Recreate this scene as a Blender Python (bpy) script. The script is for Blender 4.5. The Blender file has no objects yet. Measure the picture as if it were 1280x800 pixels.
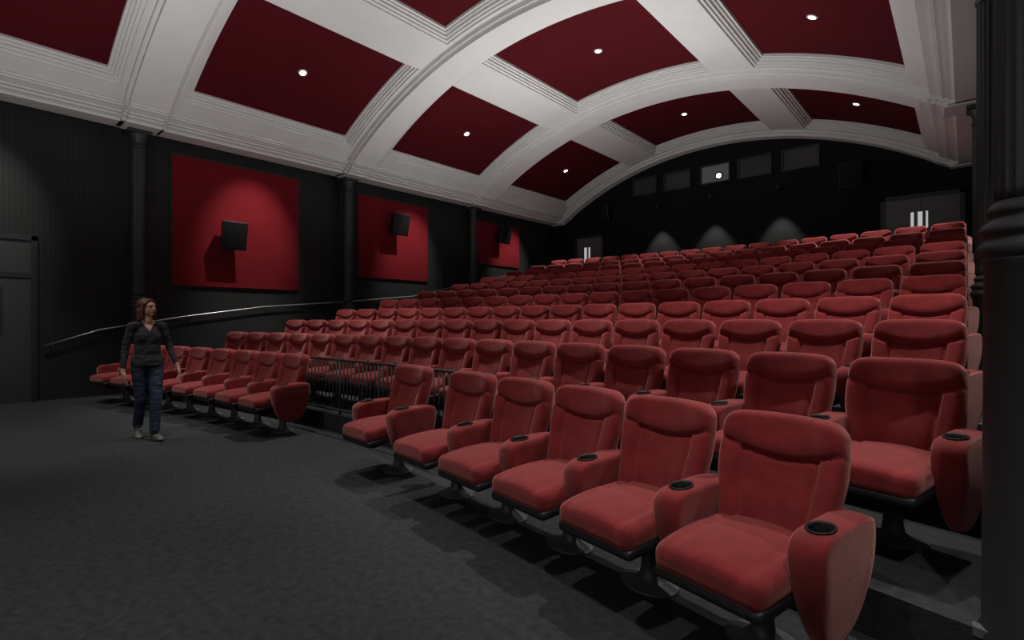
import bpy, math, random
from mathutils import Vector, Matrix
random.seed(4)
S = bpy.context.scene
COL = S.collection
sin, cos, pi, sqrt = math.sin, math.cos, math.pi, math.sqrt

# ------------------------------------------------------------------ materials
def mat(name, col, rough=0.6, metal=0.0, noise=0.0, nscale=8.0, bump=0.0, bscale=60.0, sheen=0.0, emit=None, estr=0.0, spec=0.5, sheencol=None, bdist=0.01, stretch=None):
    m = bpy.data.materials.new(name); m.use_nodes = True
    nt = m.node_tree; b = nt.nodes['Principled BSDF']
    b.inputs['Base Color'].default_value = (*col, 1)
    b.inputs['Roughness'].default_value = rough
    b.inputs['Metallic'].default_value = metal
    b.inputs['Specular IOR Level'].default_value = spec
    if sheen:
        b.inputs['Sheen Weight'].default_value = sheen
        b.inputs['Sheen Roughness'].default_value = 0.45
        if sheencol: b.inputs['Sheen Tint'].default_value = (*sheencol, 1)
    if emit:
        b.inputs['Emission Color'].default_value = (*emit, 1)
        b.inputs['Emission Strength'].default_value = estr
    if noise or bump:
        tc = nt.nodes.new('ShaderNodeTexCoord')
    if noise:
        n = nt.nodes.new('ShaderNodeTexNoise'); n.inputs['Scale'].default_value = nscale
        n.inputs['Detail'].default_value = 6
        nt.links.new(tc.outputs['Object'], n.inputs['Vector'])
        r = nt.nodes.new('ShaderNodeValToRGB')
        r.color_ramp.elements[0].position = 0.3; r.color_ramp.elements[1].position = 0.7
        r.color_ramp.elements[0].color = (*[c*(1-noise) for c in col], 1)
        r.color_ramp.elements[1].color = (*[min(1, c*(1+noise)) for c in col], 1)
        nt.links.new(n.outputs['Fac'], r.inputs['Fac'])
        nt.links.new(r.outputs['Color'], b.inputs['Base Color'])
    if bump:
        n2 = nt.nodes.new('ShaderNodeTexNoise'); n2.inputs['Scale'].default_value = bscale
        n2.inputs['Detail'].default_value = 4
        if stretch:
            mp = nt.nodes.new('ShaderNodeMapping'); mp.inputs['Scale'].default_value = stretch
            nt.links.new(tc.outputs['Object'], mp.inputs['Vector']); nt.links.new(mp.outputs['Vector'], n2.inputs['Vector'])
        else:
            nt.links.new(tc.outputs['Object'], n2.inputs['Vector'])
        bp = nt.nodes.new('ShaderNodeBump'); bp.inputs['Strength'].default_value = bump
        bp.inputs['Distance'].default_value = bdist
        nt.links.new(n2.outputs['Fac'], bp.inputs['Height'])
        nt.links.new(bp.outputs['Normal'], b.inputs['Normal'])
    return m

M_FAB = mat('red_upholstery', (0.19, 0.0175, 0.0195), 0.88, noise=0.2, nscale=11, bump=0.3, bscale=200, sheen=0.6, sheencol=(1, .55, .5), spec=0.15)
M_BLK = mat('black_plastic', (0.012, 0.012, 0.013), 0.45)
M_PED = mat('pedestal_metal', (0.085, 0.088, 0.092), 0.5, metal=0.2)
M_CUP = mat('cupholder_plastic', (0.008, 0.008, 0.008), 0.5, spec=0.25)
M_CUPSHADE = mat('cupholder_hole_shade', (0.003, 0.003, 0.003), 0.8, spec=0.1)  # near-black for a flat disc: the shade inside a cup hole, as colour
M_WHT = mat('white_plaster', (0.62, 0.62, 0.61), 0.8, noise=0.03, nscale=2, spec=0.15)
M_CRED = mat('ceiling_red', (0.072, 0.0048, 0.0085), 0.9, noise=0.06, nscale=2, spec=0.1)
M_CARP = mat('dark_carpet', (0.034, 0.037, 0.0375), 0.9, noise=0.28, nscale=22, bump=0.5, bscale=140, spec=0.2)
M_TIER = mat('tier_carpet', (0.028, 0.030, 0.031), 0.9, noise=0.25, nscale=22, bump=0.5, bscale=140, spec=0.2)
M_WALL = mat('black_wall_paint', (0.0165, 0.0175, 0.017), 0.65, noise=0.12, nscale=1.5, spec=0.25)
M_BWALL = mat('back_wall_black', (0.0075, 0.0075, 0.0073), 0.85, noise=0.1, nscale=1.5, spec=0.2)
M_COLM = mat('column_paint', (0.024, 0.026, 0.026), 0.5, spec=0.45)
M_PRED = mat('red_acoustic_fabric', (0.165, 0.0105, 0.0150), 0.9, noise=0.06, nscale=4, bump=0.2, bscale=120, spec=0.1)
M_DOOR = mat('grey_door_paint', (0.030, 0.033, 0.033), 0.5, noise=0.05)
M_DOOR2 = mat('lobby_door_paint', (0.10, 0.102, 0.10), 0.5)
M_FRAME = mat('door_frame_paint', (0.013, 0.013, 0.013), 0.5)
M_STEEL = mat('brushed_rail', (0.45, 0.45, 0.45), 0.35, metal=0.9)
M_BAL = mat('balustrade_paint', (0.05, 0.05, 0.052), 0.45, metal=0.2)
M_SPK = mat('speaker_grille', (0.004, 0.004, 0.004), 0.7, bump=0.3, bscale=300, spec=0.2)
M_PANE = mat('booth_glass', (0.045, 0.048, 0.048), 0.25)
M_LITPANE = mat('booth_glass_lit', (0.10, 0.10, 0.10), 0.2, emit=(1, .98, .95), estr=0.03)
M_EMIT = mat('lamp_glow', (1, 1, 1), 0.5, emit=(1, .97, .93), estr=9)
M_PROJ = mat('projector_beam_lens', (1, 1, 1), 0.5, emit=(1, 1, 1), estr=14)
M_DGLASS = mat('door_glass_lit', (.6, .6, .6), 0.3, emit=(1, 1, 1), estr=0.38)
M_NOSE = mat('step_nosing', (0.10, 0.10, 0.10), 0.7)
M_SCREEN = mat('screen_fabric', (0.6, 0.6, 0.6), 0.9)

# ------------------------------------------------------------------ mesh builder
class MB:
    def __init__(s): s.v=[]; s.f=[]; s.m=[]; s.sm=[]; s.mats=[]
    def mi(s, m):
        if m not in s.mats: s.mats.append(m)
        return s.mats.index(m)
    def face(s, idx, m, smooth=False):
        s.f.append(tuple(idx)); s.m.append(s.mi(m)); s.sm.append(smooth)
    def addv(s, p): s.v.append(tuple(p)); return len(s.v)-1
    def box(s, lo, hi, m):
        x0,y0,z0 = lo; x1,y1,z1 = hi
        i = [s.addv(p) for p in [(x0,y0,z0),(x1,y0,z0),(x1,y1,z0),(x0,y1,z0),(x0,y0,z1),(x1,y0,z1),(x1,y1,z1),(x0,y1,z1)]]
        for q in [(0,3,2,1),(4,5,6,7),(0,1,5,4),(1,2,6,5),(2,3,7,6),(3,0,4,7)]:
            s.face([i[k] for k in q], m)
    def grid(s, rows, m, smooth=True, closed=False):
        ids = [[s.addv(p) for p in r] for r in rows]
        for a in range(len(ids)-1):
            n = len(ids[a])
            for b in range(n if closed else n-1):
                c = (b+1) % n
                s.face((ids[a][b], ids[a][c], ids[a+1][c], ids[a+1][b]), m, smooth)
        return ids
    def lathe(s, prof, m, seg=24, cx=0, cy=0, sx=1, sy=1, fl=None, smooth=True):
        rows = []
        for (r, z) in prof:
            row = []
            for k in range(seg):
                a = 2*pi*k/seg
                rr = r*(fl(k) if fl else 1)
                row.append((cx+rr*cos(a)*sx, cy+rr*sin(a)*sy, z))
            rows.append(row)
        ids = s.grid(rows, m, smooth, closed=True)
        s.face(list(reversed(ids[0])), m); s.face(ids[-1], m)
    def rbox(s, c, h, r, m, n=8, fn=None):
        def ax(hh):
            t = [-hh, -hh+r*0.15, -hh+r*0.45, -hh+r]
            inner = [(-hh+r)+(2*hh-2*r)*k/n for k in range(1, n)]
            return t+inner+[-q for q in reversed(t)]
        A = [ax(h[0]), ax(h[1]), ax(h[2])]
        def mapp(p):
            q = [max(-h[i]+r, min(h[i]-r, p[i])) for i in range(3)]
            d = Vector([p[i]-q[i] for i in range(3)])
            if d.length > 1e-9: d = d.normalized()*r
            o = Vector(q)+d
            o = Vector((o.x+c[0], o.y+c[1], o.z+c[2]))
            return fn(o) if fn else o
        for axis in range(3):
            for sg in (-1, 1):
                i1, i2 = [(1,2),(2,0),(0,1)][axis]
                rows = []
                for a in A[i1]:
                    row = []
                    for b in A[i2]:
                        p = [0,0,0]; p[axis]=sg*h[axis]; p[i1]=a; p[i2]=b
                        row.append(mapp(p))
                    rows.append(row)
                if sg < 0: rows = rows[::-1]
                s.grid(rows, m, True)
    def tube(s, pts, r, m, seg=10):
        P = [Vector(p) for p in pts]
        rows = []
        for i, p in enumerate(P):
            d = ((P[min(i+1,len(P)-1)]-P[max(i-1,0)])).normalized()
            up = Vector((0,0,1)) if abs(d.z) < .95 else Vector((1,0,0))
            a = d.cross(up).normalized(); b = a.cross(d)
            rows.append([p+a*(r*cos(2*pi*k/seg))+b*(r*sin(2*pi*k/seg)) for k in range(seg)])
        ids = s.grid(rows, m, True, closed=True)
        s.face(list(reversed(ids[0])), m); s.face(ids[-1], m)
    def xform(s, M, start=0):
        for i in range(start, len(s.v)): s.v[i] = tuple(M @ Vector(s.v[i]))
    def mesh(s, name, merge=0.0, recalc=True):
        me = bpy.data.meshes.new(name); me.from_pydata(s.v, [], s.f)
        for m in s.mats: me.materials.append(m)
        me.polygons.foreach_set('material_index', s.m)
        me.polygons.foreach_set('use_smooth', s.sm)
        import bmesh
        bm = bmesh.new(); bm.from_mesh(me)
        if merge: bmesh.ops.remove_doubles(bm, verts=bm.verts, dist=merge)
        if recalc: bmesh.ops.recalc_face_normals(bm, faces=bm.faces)
        bm.to_mesh(me); bm.free(); me.update()
        return me
    def obj(s, name, merge=0.0, loc=None, rot=None, parent=None, recalc=True):
        o = bpy.data.objects.new(name, s.mesh(name, merge, recalc)); COL.objects.link(o)
        if loc: o.location = loc
        if rot: o.rotation_euler = rot
        if parent: o.parent = parent
        return o

# ------------------------------------------------------------------ room constants
CX = -5.79; XL = -12.10; XR = 1.40; YF = -6.0; YB = 16.0
RP = 10.1; ZC = 7.03-10.1
RIBS = [2.75+4.42*k for k in range(-2, 4)]
ARC_CY = 3.05-22.0
def row_R(n): return 22.0+1.1*(n-1)
ROWZ = {1:0,2:.215,3:.435,4:.66,5:.90,6:1.14,7:1.38,8:1.63,9:1.88,10:2.13,11:2.40}
def arcY(x, R): return ARC_CY+sqrt(R*R-(x-CX)**2)

# ------------------------------------------------------------------ floor & tiers
b = MB(); b.box((XL-.1, YF, -.12), (XR+.1, YB, 0), M_CARP); b.obj('floor')
def step_strip(b, x0, x1, R0, R1, z0, z1, m, k=6):
    X = [x0+(x1-x0)*i/k for i in range(k+1)]
    f = [(x, arcY(x, R0)) for x in X]; bk = [(x, arcY(x, R1)) for x in X]
    b.grid([[(x,y,z0) for x,y in f], [(x,y,z1) for x,y in f], [(x,y,z1) for x,y in bk], [(x,y,z0) for x,y in bk]], m, False)
    b.face([b.addv((X[0],f[0][1],z0)), b.addv((X[0],f[0][1],z1)), b.addv((X[0],bk[0][1],z1)), b.addv((X[0],bk[0][1],z0))], m)
    b.face([b.addv((X[-1],f[-1][1],z0)), b.addv((X[-1],f[-1][1],z1)), b.addv((X[-1],bk[-1][1],z1)), b.addv((X[-1],bk[-1][1],z0))], m)
b = MB()
NX = 40
xs = [XL+(XR-XL)*i/NX for i in range(NX+1)]
for n in range(2, 12):
    Rf = row_R(n)-.70; z = ROWZ[n]; zp = ROWZ[n-1]
    front = [(x, arcY(x, Rf)) for x in xs]
    back = [(x, arcY(x, Rf+1.1)) if n < 11 else (x, YB) for x in xs]
    b.grid([[(x, y, zp) for x, y in front], [(x, y, z) for x, y in front]], M_TIER, False)
    b.grid([[(x, y, z) for x, y in front], [(x, y, z) for x, y in back]], M_TIER, False)
    step_strip(b, 0.02, XR-.02, Rf-.005, Rf+.04, z-.03, z+.005, M_NOSE)
    step_strip(b, XL+.02, -10.65, Rf-.005, Rf+.035, z-.02, z+.005, M_NOSE)
b.obj('floor_seating_tiers', recalc=False)
for side, (a0, a1) in {'left': (-11.5, -10.68), 'right': (0.46, XR-.02)}.items():
    b = MB()
    for n in range(2, 12):
        Rf = row_R(n)-.70; zp = ROWZ[n-1]; zm = (ROWZ[n]+zp)/2
        if not (side == 'left' and n == 2):
            step_strip(b, a0, a1, Rf-.38, Rf-.006, zp, zm, M_TIER)
            step_strip(b, a0, a1, Rf-.385, Rf-.345, zm, zm+.006, M_NOSE)
    b.obj('stairs_aisle_'+side)

# ------------------------------------------------------------------ walls
b = MB()
per = .075; y = YF; prof = []
while y < YB:
    prof += [(0, y), (0, y+per*.6), (-.005, y+per*.7), (-.005, y+per*.9)]
    y += per
rows = [[(XL+dx, yy, 0) for dx, yy in prof], [(XL+dx, yy, 5.3) for dx, yy in prof]]
b.grid(rows, M_WALL, False)
b.box((XL-.2, YF, 0), (XL-.03, YB, 5.3), M_WALL)
b.obj('wall_left', recalc=False)
b = MB(); b.box((XR, YF, 0), (XR+.15, YB, 5.3), M_WALL); b.obj('wall_right')
b = MB(); b.box((XL-.2, YB, 0), (XR+.15, YB+.15, 7.4), M_BWALL); b.obj('wall_back')
b = MB(); b.box((XL-.2, YF-.15, 0), (XR+.15, YF, 7.4), M_WALL); b.obj('wall_front')
b = MB(); b.box((-10.3, YF+.02, .9), (-1.3, YF+.08, 4.7), M_SCREEN)
b.box((-10.45, YF+.01, .75), (-1.15, YF+.05, 4.85), M_BLK); b.obj('cinema_screen')
b = MB(); b.box((XL+.0, YF, 0), (XL+.025, -.5, .12), M_FRAME); b.box((XL, 1.5, 0), (XL+.025, 2.3, .12), M_FRAME); b.obj('baseboard_left')

# ------------------------------------------------------------------ vaulted ceiling (real coffers)
SP = [(-5.288, -2.827), (-1.576, 1.576), (2.827, 5.288)]
STEP = [(.045, .05), (.085, .085), (.13, .13), (.18, .165)]; FLAT = .20
DD = (0, .045, .085, .13, .18)
SEND = 5.82
ypan = [(RIBS[k]+.64, RIBS[k+1]-.64) for k in range(len(RIBS)-1)]
cs = {-SEND, SEND}; cy = {YF, YB}
for a, c in SP:
    for d in DD: cs |= {a-d, c+d}
for a, c in ypan:
    for d in DD: cy |= {round(a-d, 5), round(c+d, 5)}
for r in RIBS:
    for d in (.36, .30): cy |= {round(r-d, 5), round(r+d, 5)}
cs = sorted(c for c in cs if -SEND <= c <= SEND); cy = sorted(c for c in cy if YF <= c <= YB)
def hval(s, y):
    best = 9
    for a, c in SP:
        for p, q in ypan:
            best = min(best, max(a-s, s-c, p-y, y-q))
    if best < 0: return 0.0, M_CRED
    h = FLAT
    for d, o in STEP:
        if best < d: h = o; break
    for r in RIBS:
        if abs(y-r) < .36: h = .27
        if abs(y-r) < .30: h = .35
    return h, M_WHT
def vp(s, y, off):
    th = s/RP; r = RP-off
    return (CX+r*sin(th), y, ZC+r*cos(th))
b = MB()
H = {}
for i in range(len(cs)-1):
    for j in range(len(cy)-1):
        H[i, j] = hval((cs[i]+cs[i+1])/2, (cy[j]+cy[j+1])/2)
for (i, j), (h, m) in H.items():
    s0, s1, y0, y1 = cs[i], cs[i+1], cy[j], cy[j+1]
    k = max(1, int((s1-s0)/.16))
    S_ = [s0+(s1-s0)*t/k for t in range(k+1)]
    b.grid([[vp(s, y0, h) for s in S_], [vp(s, y1, h) for s in S_]], m, True)
    if (i+1, j) in H and abs(H[i+1, j][0]-h) > 1e-6:
        h2 = H[i+1, j][0]
        b.grid([[vp(s1, y0, h), vp(s1, y1, h)], [vp(s1, y0, h2), vp(s1, y1, h2)]], M_WHT, False)
    if (i, j+1) in H and abs(H[i, j+1][0]-h) > 1e-6:
        h2 = H[i, j+1][0]
        b.grid([[vp(s, y1, h) for s in S_], [vp(s, y1, h2) for s in S_]], M_WHT, False)
b.obj('ceiling', recalc=False)
prof = [(5.41,5.24),(5.33,5.235),(5.33,5.20),(5.37,5.195),(5.37,5.165),(5.42,5.15),(5.47,5.125),(5.50,5.12),(5.50,5.09),(5.57,5.085),(5.57,5.05),(5.62,5.04),(5.66,5.02),(5.66,4.98),(6.06,4.98),(6.06,5.3)]
for side, sg in (('left', -1), ('right', 1)):
    b = MB()
    b.grid([[(CX+sg*d, YF, z) for d, z in prof], [(CX+sg*d, YB, z) for d, z in prof]], M_WHT, False)
    xw = XL if sg < 0 else XR
    x0 = CX+sg*6.05
    b.box((min(x0, xw), YF, 5.12), (max(x0, xw), YB, 5.3), M_WALL)
    b.obj('trim_cornice_'+side, recalc=False)
    b = MB()
    for r in RIBS:
        y0, y1 = max(YF, r-.34), min(YB, r+.34)
        if y1-y0 < .1: continue
        for (yy0, yy1, sh, up) in ((y0, y1, .10, 0), (max(YF, r-.27), min(YB, r+.27), .15, -.03)):
            pr = [(d-sh, z+up) for d, z in prof[:-2]]+[(6.0, 4.98+up), (6.0, 5.28), (5.3, 5.35)]
            b.grid([[(CX+sg*d, yy0, z) for d, z in pr], [(CX+sg*d, yy1, z) for d, z in pr]], M_WHT, False)
            for yy in (yy0, yy1):
                b.face([b.addv((CX+sg*d, yy, z)) for d, z in pr], M_WHT)
    b.obj('trim_brackets_'+side, recalc=True)

# ------------------------------------------------------------------ columns
def column(x, y, z0):
    b = MB()
    b.lathe([(.185,z0),(.185,z0+.12),(.165,z0+.14),(.165,z0+.20),(.15,z0+.23),(.142,1.60),(.152,1.62),(.152,1.64)], M_COLM, 48)
    b.lathe([(.15,1.63),(.160,1.645),(.166,1.665),(.160,1.685),(.148,1.70),(.148,1.715),(.158,1.725),(.162,1.74),(.155,1.755),(.133,1.775),(.124,1.79),(.134,1.80),(.137,1.815),(.13,1.83),(.113,1.85)], M_COLM, 48)
    nf = 18; per = 6
    def fl(k):
        t = (k % per)/per
        return 1-.085*sin(pi*t)**.8
    b.lathe([(.113, z) for z in (1.84, 1.9, 4.60, 4.64)], M_COLM, nf*per, fl=fl)
    b.lathe([(.110,4.62),(.126,4.635),(.130,4.65),(.126,4.665),(.112,4.68),(.110,4.76),(.125,4.78),(.135,4.80),(.15,4.84),(.165,4.87),(.165,4.885)], M_COLM, 48)
    b.box((-.185,-.185,4.88), (.185,.185,4.945), M_COLM)
    b.obj('cast_iron_column', loc=(x, y, 0))
for r in RIBS[1:-1]:
    column(CX-5.95, r, 0); column(CX+5.985, r, 0)

# ------------------------------------------------------------------ wall panels, speakers
for (y0, y1, z0, z1) in ((3.40,6.02,2.10,4.76),(7.66,10.0,2.53,4.72),(12.0,14.2,3.25,4.66)):
    b = MB(); b.rbox((0,0,0), (.03,(y1-y0)/2,(z1-z0)/2), .012, M_PRED, 3)
    b.box((-.03,-(y1-y0)/2-.03,-(z1-z0)/2-.03), (.005,(y1-y0)/2+.03,(z1-z0)/2+.03), M_FRAME)
    b.obj('acoustic_wall_panel', loc=(XL+.032, (y0+y1)/2, (z0+z1)/2), merge=.0005)
def speaker(loc, yaw, tilt, w=.50, h=.60, d=.30):
    b = MB()
    def tp(o):
        k = (o.y+d/2)/d
        return Vector((o.x*(1-.28*k), o.y, o.z*(1-.15*k)))
    b.rbox((0,0,0), (w/2,d/2,h/2), .02, M_BLK, 3, fn=tp)
    b.rbox((0,-d/2,0), (w/2-.02,.012,h/2-.02), .01, M_SPK, 2)
    b.xform(Matrix.Rotation(tilt, 4, 'X'))
    b.tube([(0,d/2-.05,0),(0,d/2+.16,0)], .022, M_BLK)
    b.box((-.07,d/2+.13,-.09),(.07,d/2+.16,.09), M_BLK)
    b.obj('wall_speaker', loc=loc, rot=(0,0,yaw), merge=.0005)
for y, z in ((4.42,3.20),(8.72,4.03),(13.0,4.27)):
    speaker((XL+.37, y, z), pi/2, math.radians(12))
speaker((-2.2, YB-.33, 5.1), 0, math.radians(12)); speaker((-9.45, YB-.33, 5.1), 0, math.radians(12))

# ------------------------------------------------------------------ doors
b = MB()
b.box((XL+.002,-.25,0),(XL+.035,1.30,2.12), M_DOOR); b.box((XL+.002,-.25,2.20),(XL+.03,1.30,2.76), M_DOOR)
for lo, hi in (((XL+.002,-.33,0),(XL+.06,-.25,2.84)),((XL+.002,1.30,0),(XL+.06,1.38,2.84)),((XL+.002,-.33,2.76),(XL+.06,1.38,2.84)),((XL+.002,-.3,2.12),(XL+.055,1.36,2.20))):
    b.box(lo, hi, M_FRAME)
b.box((XL+.03,.515,0),(XL+.038,.535,2.12), M_FRAME)
b.box((XL+.03,.70,1.15),(XL+.042,.95,1.95), M_FRAME); b.box((XL+.035,.60,.95),(XL+.09,.62,1.25), M_STEEL)
b.obj('door_1')
def backdoor(name, x0, x1, strips, zs):
    b = MB(); z0 = 2.405; z1 = 4.36; e = YB-.002
    b.box((x0,YB-.04,z0),(x1,e,z1), M_DOOR2)
    for lo, hi in (((x0-.09,YB-.08,z0),(x0,e,z1+.09)),((x1,YB-.08,z0),(x1+.09,e,z1+.09)),((x0-.09,YB-.08,z1),(x1+.09,e,z1+.09))):
        b.box(lo, hi, M_FRAME)
    b.box(((x0+x1)/2-.008,YB-.043,z0),((x0+x1)/2+.008,YB-.038,z1), M_FRAME)
    for s, w in strips: b.box((s-w,YB-.05,zs),(s+w,YB-.035,4.02), M_DGLASS)
    b.obj(name)
backdoor('door_2', -1.52, -.10, ((-.98,.03),(-.83,.045),(-.70,.02)), 3.62)
backdoor('door_3', -10.75, -9.7, ((-10.38,.05),(-10.22,.03)), 3.35)
for i, (x0, x1) in enumerate(((-8.45,-7.67),(-7.33,-6.54),(-6.14,-5.33),(-5.03,-4.19),(-3.84,-3.0))):
    b = MB(); z0, z1 = 5.60, 6.10; e = YB-.002
    b.box((x0,YB-.02,z0),(x1,YB-.01,z1), M_LITPANE if i == 2 else M_PANE)
    for lo, hi in (((x0-.05,YB-.07,z0-.05),(x0,e,z1+.05)),((x1,YB-.07,z0-.05),(x1+.05,e,z1+.05)),((x0,YB-.07,z1),(x1,e,z1+.05)),((x0,YB-.07,z0-.05),(x1,e,z0))):
        b.box(lo, hi, M_FRAME)
    if i == 2:
        st = len(b.v)
        b.lathe([(.12,0),(.12,.03),(.085,.04)], M_BLK, 20); b.lathe([(.07,.03),(.07,.045)], M_PROJ, 20)
        b.xform(Matrix.Translation((-5.62,YB-.02,5.76)) @ Matrix.Rotation(pi/2, 4, 'X'), st)
    b.obj('window_%d' % (i+1))

# ------------------------------------------------------------------ handrail, balustrade
b = MB()
X_ = XL+.09
pts = [(X_,1.46,.95),(X_,2.23,1.22),(X_,3.6,1.47),(X_,5.2,1.70),(X_,7.3,1.87),(X_,9.4,2.08),(X_,11.6,2.55),(X_,14.2,3.1)]
b.tube(pts, .017, M_STEEL)
for p in pts[:-1]:
    b.tube([(XL,p[1]+.1,p[2]-.02),(X_,p[1]+.1,p[2]+.01)], .01, M_STEEL, 6)
b.obj('handrail')
b = MB()
Rr = row_R(2)-.66
xa, xb = -6.75, -3.35; N = 40
def rp(x, z): return (x, arcY(x, Rr), z)
b.tube([rp(xa+(xb-xa)*i/16, .90) for i in range(17)], .016, M_BAL)
b.tube([rp(xa+(xb-xa)*i/16, .27) for i in range(17)], .014, M_BAL)
for i in range(N+1):
    x = xa+(xb-xa)*i/N
    big = i % 10 == 0
    b.tube([rp(x, .217 if big else .27), rp(x, .90)], .016 if big else .009, M_BAL, 8)
b.obj('balustrade')

# ------------------------------------------------------------------ theatre seat
def chaikin(P, k=2):
    for _ in range(k):
        Q = []
        for i in range(len(P)):
            a, c = Vector(P[i]), Vector(P[(i+1) % len(P)])
            Q += [tuple(a*.75+c*.25), tuple(a*.25+c*.75)]
        P = Q
    return P
def seat_mesh(name, arms):
    b = MB()
    b.lathe([(.19,0),(.19,.010),(.175,.016),(.10,.028),(.065,.05),(.055,.10),(.05,.34)], M_PED, 28, sx=.85, sy=.70, cy=-.02)
    b.rbox((0,-.02,.335),(.11,.15,.03), .02, M_BLK, 3)
    b.rbox((0,.09,.32),(.29,.025,.02), .012, M_BLK, 3)
    def nose(o):
        k = max(0, (-o.y-.10)/.36); return Vector((o.x*(1+.04*k-.10*k**3), o.y, o.z-.030*k*k))
    b.rbox((0,-.185,.372),(.252,.278,.026), .022, M_BLK, 6, fn=nose)
    def cush(o):
        o2 = nose(o)
        if o.z > .44:
            c = 1-(o.x/.25)**2; o2.z += .018*max(0, c)
            o2.z -= .010*math.exp(-((abs(o.x)-.17)/.010)**2)
        return o2
    b.rbox((0,-.19,.434),(.250,.280,.055), .042, M_FAB, 20, fn=cush)
    nu, nv = 40, 54; Hh = .586; TH = math.radians(15)
    def ss(a): a = max(0, min(1, a)); return a*a*(3-2*a)
    def bp(u, v, front):
        w = .240+.042*ss(v/.7)-.008*ss((v-.75)/.25)
        x = w*u
        h = v*(Hh-.020*u*u-.058*abs(u)**9)
        edge = (max(0, 1-abs(u)**14))**.5*(max(0, 1-abs(2*v-1)**20))**.5
        if front:
            d = .066*edge
            hs = .375+.060*(u*u)
            if h > hs: d += .026*edge*min(1, ((h-hs)/.055))**.6
            d -= .016*math.exp(-((h-hs)/.010)**2)*edge
            if h < hs:
                side = ss((abs(u)-.60)/.05)
                d += .016*side*edge
                d -= .015*math.exp(-((abs(u)-.59)/.035)**2)*edge
                d += .018*math.exp(-((h-.16)/.12)**2)*edge*(1-side)
        else:
            d = -.035*edge
        y = -d-.055*u*u+.03
        return Vector((x, .055+y*cos(TH)+h*sin(TH), .405+h*cos(TH)-y*sin(TH)))
    us = [-cos(pi*i/nu)*.5+(-1+2*i/nu)*.5 for i in range(nu+1)]
    vs = [i/nv*.7+.3*(.5-.5*cos(pi*i/nv)) for i in range(nv+1)]
    b.grid([[bp(u, v, True) for u in us] for v in vs], M_FAB)
    b.grid([[bp(u, v, False) for u in us[::-1]] for v in vs], M_FAB)
    b.rbox((0,.075,.39),(.17,.03,.06), .02, M_BLK, 3)
    out = chaikin([(-.305,.618),(-.10,.635),(.10,.635),(.16,.61),(.13,.36),(.06,.205),(-.10,.160),(-.22,.20),(-.305,.47)], 2)
    n = len(out); cen = Vector((sum(p[0] for p in out)/n, sum(p[1] for p in out)/n))
    for ax in arms:
        rows = []
        for xx, ins in ((-.068,.05),(-.0675,.022),(-.063,.009),(-.052,.002),(0,-.002),(.052,.002),(.063,.009),(.0675,.022),(.068,.05)):
            row = []
            for p in out:
                q = Vector(p); dd = (cen-q); q = q+dd.normalized()*ins
                tap = 1-.55*ss((.50-q.y)/.36)
                row.append((ax+xx*tap, q.x, q.y))
            rows.append(row)
        ids = b.grid(rows, M_FAB, True, closed=True)
        b.face(ids[0][::-1], M_FAB, True); b.face(ids[-1], M_FAB, True)
        st = len(b.v)
        b.lathe([(.049,-.012),(.050,.005),(.048,.0075),(.044,.0075),(.042,.0025),(.041,.0022)], M_CUP, 24)
        b.lathe([(.0405,.0026),(.001,.0026)], M_CUPSHADE, 24)  # flat disc, no real recess; its dark colour paints the hole's shade
        b.xform(Matrix.Translation((ax,-.175,.628)) @ Matrix.Rotation(math.radians(4), 4, 'X') @ Matrix.Diagonal((1,1.3,1,1)), st)
    return b.mesh(name, merge=.0003)
PITCH = .611
SA = seat_mesh('theatre_seat_mesh', (-PITCH/2,))
SB = seat_mesh('theatre_seat_end_mesh', (-PITCH/2, PITCH/2))
SC = seat_mesh('theatre_seat_armless_mesh', ())
def put(me, x, n):
    R = row_R(n); phi = math.asin((x-CX)/R)
    o = bpy.data.objects.new('theatre_seat', me); COL.objects.link(o)
    o.location = (x, arcY(x, R), ROWZ[n]+(.001 if n > 1 else 0)); o.rotation_euler = (0, 0, -phi)
for x, me in ((-.66,SB),(-1.26,SA),(-1.85,SA),(-2.46,SA),(-3.09,SC),(-3.98,SB)): put(me, x, 1)
for i in range(8): put(SB if i == 0 else SA, -6.45-.65*i, 1)
for n in range(2, 12):
    for i in range(17): put(SB if i == 0 else SA, -.29-PITCH*i, n)

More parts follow.
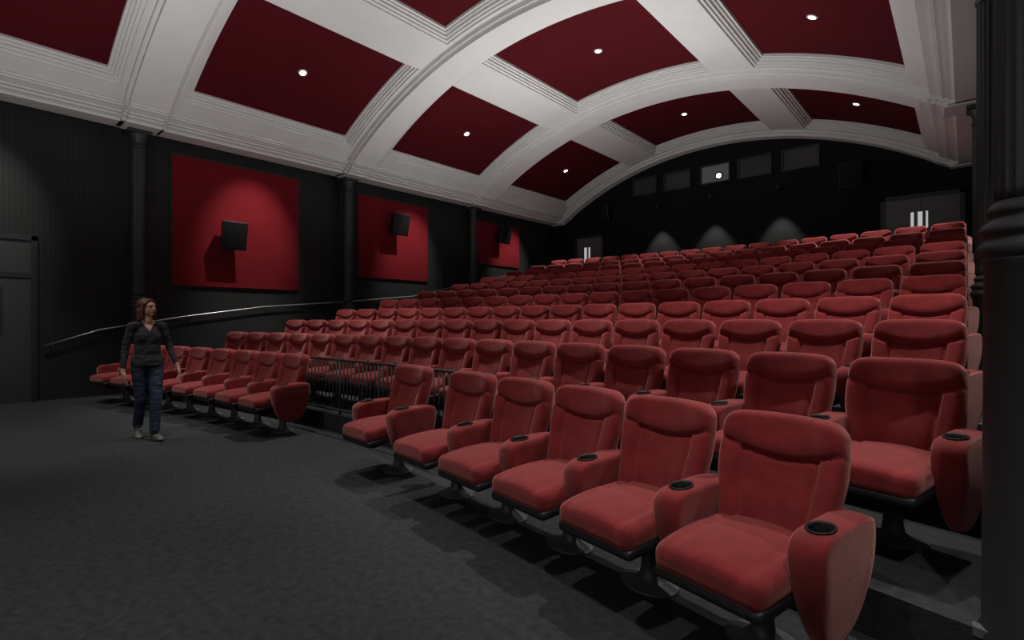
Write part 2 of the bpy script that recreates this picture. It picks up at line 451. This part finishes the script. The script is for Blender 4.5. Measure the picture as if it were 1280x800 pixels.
# ------------------------------------------------------------------ woman
def prim_obj(parts, voxel, smooth_it, name):
    b = MB(); m = M_BLK
    for p in parts:
        if p[0] == 'e':
            _, c, r = p[:3]
            st = len(b.v); rows = []
            for i in range(13):
                a = -pi/2+pi*i/12
                rr = max(cos(a), .02)
                rows.append([(r[0]*rr*cos(2*pi*k/20), r[1]*rr*sin(2*pi*k/20), r[2]*sin(a)) for k in range(20)])
            ids = b.grid(rows, m, True, closed=True); b.face(ids[0][::-1], m); b.face(ids[-1], m)
            b.xform(Matrix.Translation(c), st)
        else:
            _, p1, p2, r1, r2 = p
            A, B = Vector(p1), Vector(p2); d = (B-A).normalized()
            up = Vector((0,1,0)) if abs(d.y) < .9 else Vector((1,0,0))
            u = d.cross(up).normalized(); w = u.cross(d); rows = []
            for i in range(6):
                a = -pi/2+pi/2*i/5
                rows.append([A+d*(r1*sin(a))+(u*cos(2*pi*k/18)+w*sin(2*pi*k/18))*(r1*max(cos(a), .02)) for k in range(18)])
            for i in range(6):
                a = pi/2*i/5
                rows.append([B+d*(r2*sin(a))+(u*cos(2*pi*k/18)+w*sin(2*pi*k/18))*(r2*max(cos(a), .02)) for k in range(18)])
            ids = b.grid(rows, m, True, closed=True); b.face(ids[0][::-1], m); b.face(ids[-1], m)
    o = b.obj(name+'_tmp')
    md = o.modifiers.new('r', 'REMESH'); md.mode = 'VOXEL'; md.voxel_size = voxel
    if smooth_it:
        ms = o.modifiers.new('s', 'SMOOTH'); ms.factor = .5; ms.iterations = smooth_it
    dg = bpy.context.evaluated_depsgraph_get()
    me = bpy.data.meshes.new_from_object(o.evaluated_get(dg)); me.name = name
    bpy.data.objects.remove(o)
    me.materials.clear()
    for p in me.polygons: p.use_smooth = True
    return me
def add_child(name, me, parent, mats, fn=None, M=None):
    for m in mats: me.materials.append(m)
    for p in me.polygons: p.material_index = fn(p.center) if fn else 0
    if M: me.transform(M)
    o = bpy.data.objects.new(name, me); COL.objects.link(o); o.parent = parent; return o
M_SKIN = mat('skin', (0.55, 0.31, 0.22), 0.55, noise=0.05, nscale=20, spec=0.3)
M_LIP = mat('lips', (0.36, 0.12, 0.10), 0.45)
M_HAIR = mat('auburn_hair', (0.095, 0.028, 0.015), 0.5, noise=0.3, nscale=60, bump=0.3, bscale=90)
M_KNIT = mat('charcoal_sweater', (0.026, 0.027, 0.030), 0.85, noise=0.15, nscale=30, bump=1.0, bscale=9, bdist=.035, stretch=(1, 1, 2.2))
M_JEAN = mat('dark_denim', (0.022, 0.038, 0.070), 0.8, noise=0.3, nscale=10, bump=1.0, bscale=9, bdist=.03, stretch=(1, 1, 2.0))
M_SHOE = mat('grey_shoe', (0.13, 0.125, 0.11), 0.6)
M_EYE = mat('eye_white', (0.6, 0.6, 0.58), 0.3); M_IRIS = mat('iris', (0.03, 0.015, 0.01), 0.2)
W = bpy.data.objects.new('woman', None); COL.objects.link(W)
W.location = (-7.28, 1.80, 0); W.rotation_euler = (0, 0, math.radians(90))
body = [
 ('e',(0,.01,.935),(.158,.112,.13)), ('e',(0,0,1.04),(.136,.100,.16)), ('e',(0,.005,1.17),(.142,.102,.19)),
 ('e',(.060,-.055,1.20),(.062,.050,.070)), ('e',(-.060,-.055,1.20),(.062,.050,.070)),
 ('c',(-.130,.01,1.335),(.130,.01,1.335),.048,.048), ('e',(0,.015,1.36),(.105,.050,.052)),
 ('c',(0,.015,1.34),(0,.0,1.46),.050,.045),
 ('e',(.07,.05,.88),(.085,.075,.095)), ('e',(-.07,.05,.88),(.085,.075,.095)),
 ('c',(-.158,.01,1.328),(-.212,.03,1.07),.048,.039), ('c',(-.212,.03,1.07),(-.245,-.03,.845),.039,.029),
 ('c',(.158,.01,1.328),(.226,.03,1.08),.048,.039), ('c',(.226,.03,1.08),(.282,-.05,.865),.039,.029),
 ('c',(.080,-.0,.84),(.055,-.11,.48),.086,.062), ('c',(.055,-.11,.48),(.035,-.13,.12),.062,.055),
 ('e',(.052,-.085,.36),(.056,.060,.13)),
 ('c',(-.080,.01,.84),(-.06,.02,.47),.086,.062), ('c',(-.06,.02,.47),(-.05,.21,.15),.062,.053),
 ('e',(-.056,.08,.37),(.055,.060,.13)),
]
me = prim_obj(body, .007, 12, 'body')
def bm_fn(c):
    if c.z > 1.385 and abs(c.x) < .075: return 2
    if c.z > 1.27 and c.y < -.01 and abs(c.x) < (c.z-1.27)*.62: return 2
    if abs(c.x) > .178: return 0
    return 0 if c.z > .875 else 1
add_child('clothed_body', me, W, [M_KNIT, M_JEAN, M_SKIN], bm_fn)
hem = MB()
hem.grid([[((.166*k)*cos(a*2*pi/40), .012+(.124*k)*sin(a*2*pi/40)+(0.010 if sin(a*2*pi/40) > 0 else 0), z) for a in range(40)] for k, z in ((.70,1.02),(.86,.99),(.95,.95),(.99,.91),(1.0,.875),(.99,.862),(.93,.862))], M_KNIT, True, closed=True)
hem.obj('sweater_hem', parent=W)
HM = Matrix.Translation((0,.0,1.45)) @ Matrix.Rotation(math.radians(28), 4, 'Z') @ Matrix.Rotation(math.radians(-3), 4, 'X')
head = [('e',(0,.012,.105),(.073,.090,.093)), ('e',(0,-.024,.060),(.060,.062,.068)), ('e',(0,-.058,.014),(.028,.024,.022)),
 ('e',(0,-.045,.115),(.060,.042,.045)), ('c',(0,-.084,.103),(0,-.102,.072),.008,.011), ('e',(.010,-.093,.068),(.008,.010,.008)), ('e',(-.010,-.093,.068),(.008,.010,.008)),
 ('e',(.032,-.056,.068),(.026,.020,.028)), ('e',(-.032,-.056,.068),(.026,.020,.028)),
 ('c',(-.028,-.076,.118),(.028,-.076,.118),.011,.011), ('e',(0,-.082,.040),(.022,.009,.009)),
 ('e',(.074,.010,.085),(.010,.020,.030)), ('e',(-.074,.010,.085),(.010,.020,.030)), ('c',(0,.012,.06),(0,.0,-.06),.048,.047)]
me = prim_obj(head, .0035, 5, 'head')
def hfn(c):
    return 1 if (abs(c.x) < .021-abs(c.z-.040)*1.2 and abs(c.z-.040) < .0085 and c.y < -.078) else 0
add_child('head', me, W, [M_SKIN, M_LIP], hfn, HM)
e = MB()
for sx in (-1, 1):
    st = len(e.v)
    e.lathe([(.0005,-.0125),(.006,-.011),(.0105,-.006),(.0118,0),(.0095,.005),(.005,.009)], M_EYE, 14)
    e.lathe([(.0048,.0088),(.0045,.0105),(.001,.0110)], M_IRIS, 12)
    e.xform(Matrix.Translation((sx*.029,-.074,.095)) @ Matrix.Rotation(pi/2, 4, 'X'), st)
    e.tube([(sx*.014,-.088,.114),(sx*.03,-.088,.118),(sx*.046,-.078,.113)], .0028, M_HAIR, 6)
    e.tube([(sx*.018,-.084,.1005),(sx*.03,-.086,.1035),(sx*.042,-.080,.099)], .002, M_HAIR, 6)
e.xform(HM); e.obj('eyes', parent=W)
hair = [('e',(0,.030,.125),(.087,.092,.090)), ('e',(0,.055,.07),(.083,.068,.10)), ('e',(0,.065,.0),(.080,.05,.075))]
for sx in (-1, 1):
    hair += [('c',(sx*.070,-.018,.135),(sx*.084,-.008,.05),.024,.024), ('c',(sx*.084,-.008,.05),(sx*.082,-.002,-.030),.024,.022), ('c',(sx*.07,.04,.06),(sx*.075,.045,-.050),.03,.026),
             ('c',(sx*.018,-.045,.180),(sx*.066,-.045,.140),.022,.018)]
me = prim_obj(hair, .005, 7, 'hair')
add_child('hair', me, W, [M_HAIR], None, HM)
def hand(name, wrist, out, sgn):
    pr = [('c',(0,0,.03),(0,0,-.01),.026,.024), ('e',(0,0,-.045),(.015,.037,.045)), ('e',(0,-.004,-.03),(.017,.030,.035))]
    L = [(-.028,.040,.024,.019),(-.010,.045,.028,.021),(.009,.042,.026,.020),(.027,.032,.020,.017)]
    for fy, a, c, d in L:
        z = -.078+abs(fy)*.2; p0 = Vector((0, fy, z)); cur = 0.25; r = .0088
        pts = [p0]
        for k, l in enumerate((a, c, d)):
            cur += (.10, .30, .25)[k]
            pts.append(pts[-1]+Vector((sgn*sin(cur)*l, fy*.12*l/.04, -cos(cur)*l)))
        for k in range(3): pr.append(('c', pts[k], pts[k+1], r-.0009*k, r-.0009*(k+1)))
    pr += [('c',(sgn*.004,-.022,-.022),(sgn*.014,-.046,-.055),.013,.0105), ('c',(sgn*.014,-.046,-.055),(sgn*.020,-.050,-.085),.0102,.0085)]
    me = prim_obj(pr, .003, 2, name)
    M = Matrix.Translation(wrist) @ Matrix.Rotation(out, 4, 'Y') @ Matrix.Rotation(math.radians(-14), 4, 'X')
    add_child(name, me, W, [M_SKIN], None, M)
hand('hand_right', (-.249,-.038,.815), math.radians(6), 1)
hand('hand_left', (.290,-.062,.838), math.radians(-12), -1)
def shoe(name, M):
    pr = [('e',(0,.01,.035),(.036,.045,.035)), ('c',(0,.0,.038),(0,-.12,.032),.034,.034), ('e',(0,-.13,.026),(.042,.065,.026)), ('c',(0,.01,.05),(0,.015,.10),.036,.042), ('e',(0,-.06,.012),(.040,.115,.012))]
    me = prim_obj(pr, .005, 2, name); add_child(name, me, W, [M_SHOE], None, M)
shoe('shoe_left', Matrix.Translation((.035,-.125,.0)) @ Matrix.Rotation(math.radians(8), 4, 'Z'))
shoe('shoe_right', Matrix.Translation((-.05,.215,.055)) @ Matrix.Rotation(math.radians(-6), 4, 'Z') @ Matrix.Rotation(math.radians(22), 4, 'X'))

# ------------------------------------------------------------------ lights
def spot(loc, target, power, ang, blend=.5, rad=.05, col=(1,.965,.92), name='downlight_beam'):
    l = bpy.data.lights.new(name, 'SPOT'); l.energy = power; l.spot_size = math.radians(ang); l.spot_blend = blend
    l.shadow_soft_size = rad; l.color = col
    o = bpy.data.objects.new(name, l); COL.objects.link(o); o.location = loc
    o.rotation_euler = (Vector(target)-Vector(loc)).to_track_quat('-Z', 'Y').to_euler()
def fixture(p, nrm):
    b = MB()
    b.lathe([(.085,-.012),(.085,.0),(.062,.004)], M_WHT, 24); b.lathe([(.055,.0),(.055,.008)], M_EMIT, 24)
    b.obj('recessed_downlight', loc=p+nrm*.008, rot=nrm.to_track_quat('Z', 'Y').to_euler())
for k in range(len(RIBS)-1):
    yc = (RIBS[k]+RIBS[k+1])/2
    for j, sc in enumerate((-4.06, 0, 4.06)):
        p = Vector(vp(sc, yc, .0)); nrm = Vector((-sin(sc/RP), 0, -cos(sc/RP)))
        fixture(p, nrm)
        q = p+nrm*.07
        pw = {0:50, 1:(430,330,290)[j], 2:760, 3:220, 4:760}[k]
        spot(q, (q.x, q.y, 0), pw, 66, .55)
        if j == 0 and k >= 1:
            spot(q, (XL, yc-.05, 3.05), 560 if k > 1 else 520, 38, .9)
    if k >= 1:
        p = Vector((.85, yc, 5.12)); fixture(p, Vector((0,0,-1)))
        spot(p-Vector((0,0,.07)), (.5, yc, 0), 260, 90, .6)
for x in (-7.45, -5.75, -3.9):
    b = MB(); b.lathe([(.05,0),(.05,.12),(.03,.125)], M_BLK, 16); b.box((-.02,.0,.04),(.02,.418,.07), M_BLK)
    b.obj('wall_downlight', loc=(x, YB-.42, 5.0))
    spot((x, YB-.42, 4.98), (x, YB-.42, 0), 230, 64, .5, .03)
def area(loc, rot, sx, sy, power, name):
    l = bpy.data.lights.new(name, 'AREA'); l.shape = 'RECTANGLE'; l.size = sx; l.size_y = sy; l.energy = power; l.color = (1, .99, .97)
    o = bpy.data.objects.new(name, l); COL.objects.link(o); o.location = loc; o.rotation_euler = rot
area((CX+.2, 1.0, 2.6), (pi, 0, 0), 5, 3, 190, 'added_ceiling_fill')  # added fill with no fixture, floats mid-room to brighten the vault
area((CX+.2, 8.5, 3.2), (pi, 0, 0), 5, 4, 180, 'added_ceiling_fill')  # second added fill for the rear bays, also without a fixture
area((CX+3.5, -4.5, 3.6), (math.radians(108), 0, math.radians(25)), 6, 2, 50, 'unseen_front_fill')  # added unseen fill behind the camera, no real stage lamp

w = bpy.data.worlds.new('World'); S.world = w; w.use_nodes = True
w.node_tree.nodes['Background'].inputs['Color'].default_value = (.02, .02, .02, 1)
S.view_settings.view_transform = 'Standard'

cam = bpy.data.cameras.new('Camera'); co = bpy.data.objects.new('Camera', cam); COL.objects.link(co)
co.location = (0, 0, 1.4); co.rotation_euler = (pi/2, 0, math.radians(41.1))
cam.sensor_width = 36; cam.lens = 36*650/1280; cam.clip_start = .05
S.camera = co
